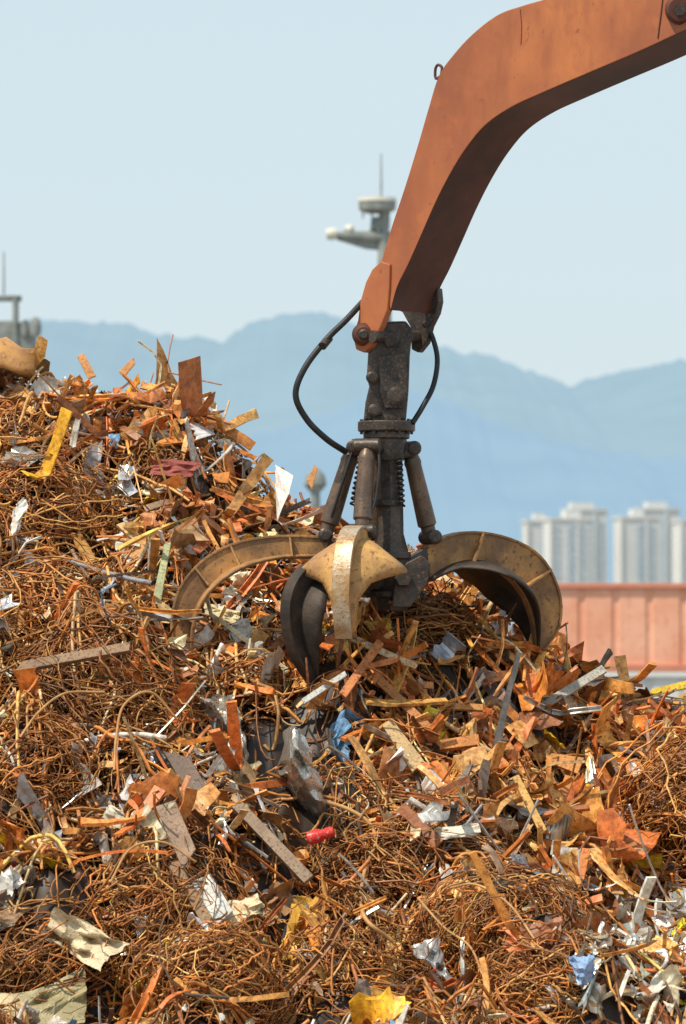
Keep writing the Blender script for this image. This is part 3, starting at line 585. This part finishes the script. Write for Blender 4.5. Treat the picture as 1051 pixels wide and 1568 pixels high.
def tine(nm,azd,outer,inner,hw,mat,shmat,web=.055,cyl=None,fins=(),crown=.5,n=30,flange=.06,ox=0.0,cap=None,taper=.35):
    a=math.radians(azd); er=np.array([math.cos(a),math.sin(a),0]); et=np.array([-math.sin(a),math.cos(a),0]); O=np.array([HX+ox,0,0])
    O_=catmull([(r,gz(p)) for r,p in outer],n); I_=catmull([(r,gz(p)) for r,p in inner],n)
    s=np.linspace(0,1,n); wv=np.interp(s,[q[0] for q in hw],[q[1] for q in hw])
    pt=lambda q,t=0.0:O+er*q[0]+np.array([0,0,q[1]])+et*t
    V=[];Fc=[]
    for i in range(n):
        tw=web*(1-taper*s[i]); V+=[pt(O_[i],-tw),pt(O_[i],tw),pt(I_[i],tw),pt(I_[i],-tw)]
    for i in range(n-1):
        for k in range(4): Fc.append((4*i+k,4*i+(k+1)%4,4*i+4+(k+1)%4,4*i+4+k))
    Fc+=[(0,1,2,3),(4*n-4,4*n-3,4*n-2,4*n-1)]
    mesh(nm+"_spine",V,Fc,mat,gr,.008)
    V=[];Fc=[]
    for i in range(n):
        d=O_[i]-I_[i]; d=d/np.linalg.norm(d); q=O_[i]+d*.012; tw=flange*(1-taper*.8*s[i])+.01; q2=O_[i]-d*.01
        V+=[pt(q,-tw),pt(q,tw),pt(q2,tw),pt(q2,-tw)]
    for i in range(n-1):
        for k in range(4): Fc.append((4*i+k,4*i+(k+1)%4,4*i+4+(k+1)%4,4*i+4+k))
    Fc+=[(0,1,2,3),(4*n-4,4*n-3,4*n-2,4*n-1)]
    mesh(nm+"_wear_cap",V,Fc,cap or mat,gr,.004)
    V=[];Fc=[];m=9
    for i in range(n):
        d=O_[i]-I_[i]; d=d/np.linalg.norm(d)
        for j in range(m):
            u=(j/(m-1)*2-1); V.append(pt(I_[i]+d*.03-d*crown*wv[i]*u*u,u*wv[i]))
    for i in range(n-1):
        for j in range(m-1): Fc.append((i*m+j,i*m+j+1,(i+1)*m+j+1,(i+1)*m+j))
    o=mesh(nm+"_shell",V,Fc,shmat,gr,0,True); sd=o.modifiers.new("s",'SOLIDIFY'); sd.thickness=.022; sd.offset=0
    for f in fins:
        i=int(f*(n-1)); d=O_[i]-I_[i]; L=np.linalg.norm(d); d/=L; tq=np.array([-d[1],d[0]])
        for sg in(-1,1):
            pts=[pt(I_[i]+d*.02-tq*.008,sg*web*.8),pt(O_[i]-tq*.008,sg*web*.8),pt(O_[i]-tq*.008,sg*(web*.8+.05)),pt(I_[i]+d*.02-tq*.008,sg*(web*.8+.09))]
            prism(nm+"_fin",pts,er*tq[0]*.016+np.array([0,0,tq[1]*.016]),mat,gr,0)
    r0=(np.array(O_[0])+np.array(I_[0]))/2
    prism(nm+"_root",[pt((.1,gz(862)),-.05),pt((r0[0]-.0,O_[0][1]),-.05),pt((r0[0]+.06,r0[1]),-.05),pt((r0[0],I_[0][1]-.03),-.05),pt((.12,gz(915)),-.05)],et*.1,M_steel,gr,.01)
    lathe(nm+"_pivot",pt((.2,gz(892)),-.12),pt((.2,gz(892)),.12),[(0,.05),(.05,.065),(.95,.065),(1,.05)],M_steel,gr,6)
    if cyl:
        (r1,p1),(r2,p2)=cyl; A_=pt((r1,gz(p1))); B_2=pt((r2,gz(p2)))
        lathe(nm+"_cylinder",A_,B_2,[(0,.04),(.06,.05),(.1,.062),(.16,.072),(.2,.066),(.8,.078),(.86,.078),(.88,.06),(1,.055)],M_cyl,gr,20)
        for q in(A_,B_2): lathe(nm+"_cylinder_pin",q-et*.12,q+et*.12,[(0,.035),(.08,.06),(.92,.06),(1,.035)],M_steel,gr,16)
        prism(nm+"_head_lug",[pt((.08,gz(p1-12)),-.09),pt((r1+.03,gz(p1-8)),-.09),pt((r1+.05,gz(p1+4)),-.09),pt((r1,gz(p1+14)),-.09),pt((.1,gz(p1+16)),-.09)],et*.18,M_steel,gr,.015)
        hose(nm+"_feed_line",[A_+er*.0+et*.09,A_*.75+B_2*.25+et*.11,A_*.4+B_2*.6+et*.1,A_*.2+B_2*.8+et*.07],.012,M_rubber,gr,16)
k=187.5
L=lambda px:(592-px)/k
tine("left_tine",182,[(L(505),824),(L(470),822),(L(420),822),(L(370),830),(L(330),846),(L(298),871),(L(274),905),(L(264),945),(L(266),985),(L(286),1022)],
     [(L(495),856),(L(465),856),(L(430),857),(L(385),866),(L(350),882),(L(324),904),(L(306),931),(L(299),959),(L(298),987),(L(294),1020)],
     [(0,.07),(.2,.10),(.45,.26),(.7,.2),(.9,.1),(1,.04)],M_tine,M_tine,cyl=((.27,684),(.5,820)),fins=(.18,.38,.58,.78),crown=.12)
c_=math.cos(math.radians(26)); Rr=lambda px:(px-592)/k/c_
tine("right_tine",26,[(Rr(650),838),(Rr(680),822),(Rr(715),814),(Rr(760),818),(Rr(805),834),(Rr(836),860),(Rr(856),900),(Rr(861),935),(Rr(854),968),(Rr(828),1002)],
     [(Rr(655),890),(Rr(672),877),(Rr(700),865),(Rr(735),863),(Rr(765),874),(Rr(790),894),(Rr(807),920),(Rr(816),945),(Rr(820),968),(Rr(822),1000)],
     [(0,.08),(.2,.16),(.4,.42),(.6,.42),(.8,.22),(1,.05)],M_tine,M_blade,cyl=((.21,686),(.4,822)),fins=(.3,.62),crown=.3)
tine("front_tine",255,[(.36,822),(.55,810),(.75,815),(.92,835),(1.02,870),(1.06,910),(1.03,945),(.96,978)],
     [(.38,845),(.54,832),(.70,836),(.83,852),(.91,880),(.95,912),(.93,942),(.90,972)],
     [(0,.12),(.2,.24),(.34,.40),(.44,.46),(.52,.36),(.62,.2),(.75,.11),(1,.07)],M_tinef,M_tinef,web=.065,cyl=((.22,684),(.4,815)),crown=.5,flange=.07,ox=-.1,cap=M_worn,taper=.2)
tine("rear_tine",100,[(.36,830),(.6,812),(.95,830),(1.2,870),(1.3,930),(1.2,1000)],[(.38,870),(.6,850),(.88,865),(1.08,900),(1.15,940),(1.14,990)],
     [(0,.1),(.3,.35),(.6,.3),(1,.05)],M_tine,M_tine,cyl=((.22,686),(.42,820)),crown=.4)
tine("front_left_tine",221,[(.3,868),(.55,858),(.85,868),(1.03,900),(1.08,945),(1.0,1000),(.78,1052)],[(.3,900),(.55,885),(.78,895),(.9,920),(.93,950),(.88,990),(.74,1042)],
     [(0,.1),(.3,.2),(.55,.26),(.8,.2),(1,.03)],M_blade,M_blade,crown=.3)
prism("hub_lug",[gp(a,b,-.3) for a,b in [(622,862),(645,850),(660,862),(655,895),(628,930),(600,930),(605,890)]],(0,.1,0),M_steel,gr,.01)
lathe("hub_nut",gp(618,886,-.42),gp(618,886,-.2),[(0,.06),(.1,.075),(1,.075)],M_steel,gr,6)
hose("hydraulic_hose_left",[gp(556,462,-.1),gp(530,490,-.2),gp(498,522,-.25),(gp(466,565,-.3)),gp(453,605,-.3),gp(470,642,-.25),gp(500,672,-.2),gp(530,692,-.1)],.026,M_rubber,gr,60)
hose("hydraulic_hose_right",[gp(650,495,.1),gp(662,515,.1),gp(670,550,.05),gp(664,590,0),gp(648,622,-.05),gp(632,648,-.1)],.022,M_rubber,gr,50)
lathe("hose_clamp",gp(494,530,-.3),gp(504,518,-.2),[(0,.035),(1,.035)],M_steel,gr,12)
for (a0,b0,a1,b1) in [(553,702,540,775),(612,702,616,775),(548,740,548,778)]:
    pts=[]
    for q in range(40):
        t=q/39; pts.append(gp(a0+(a1-a0)*t+4*math.sin(q*1.5),b0+(b1-b0)*t,-.12+.03*math.cos(q*1.5)))
    hose("coiled_feed_hose",pts,.009,M_rubber,gr,120)
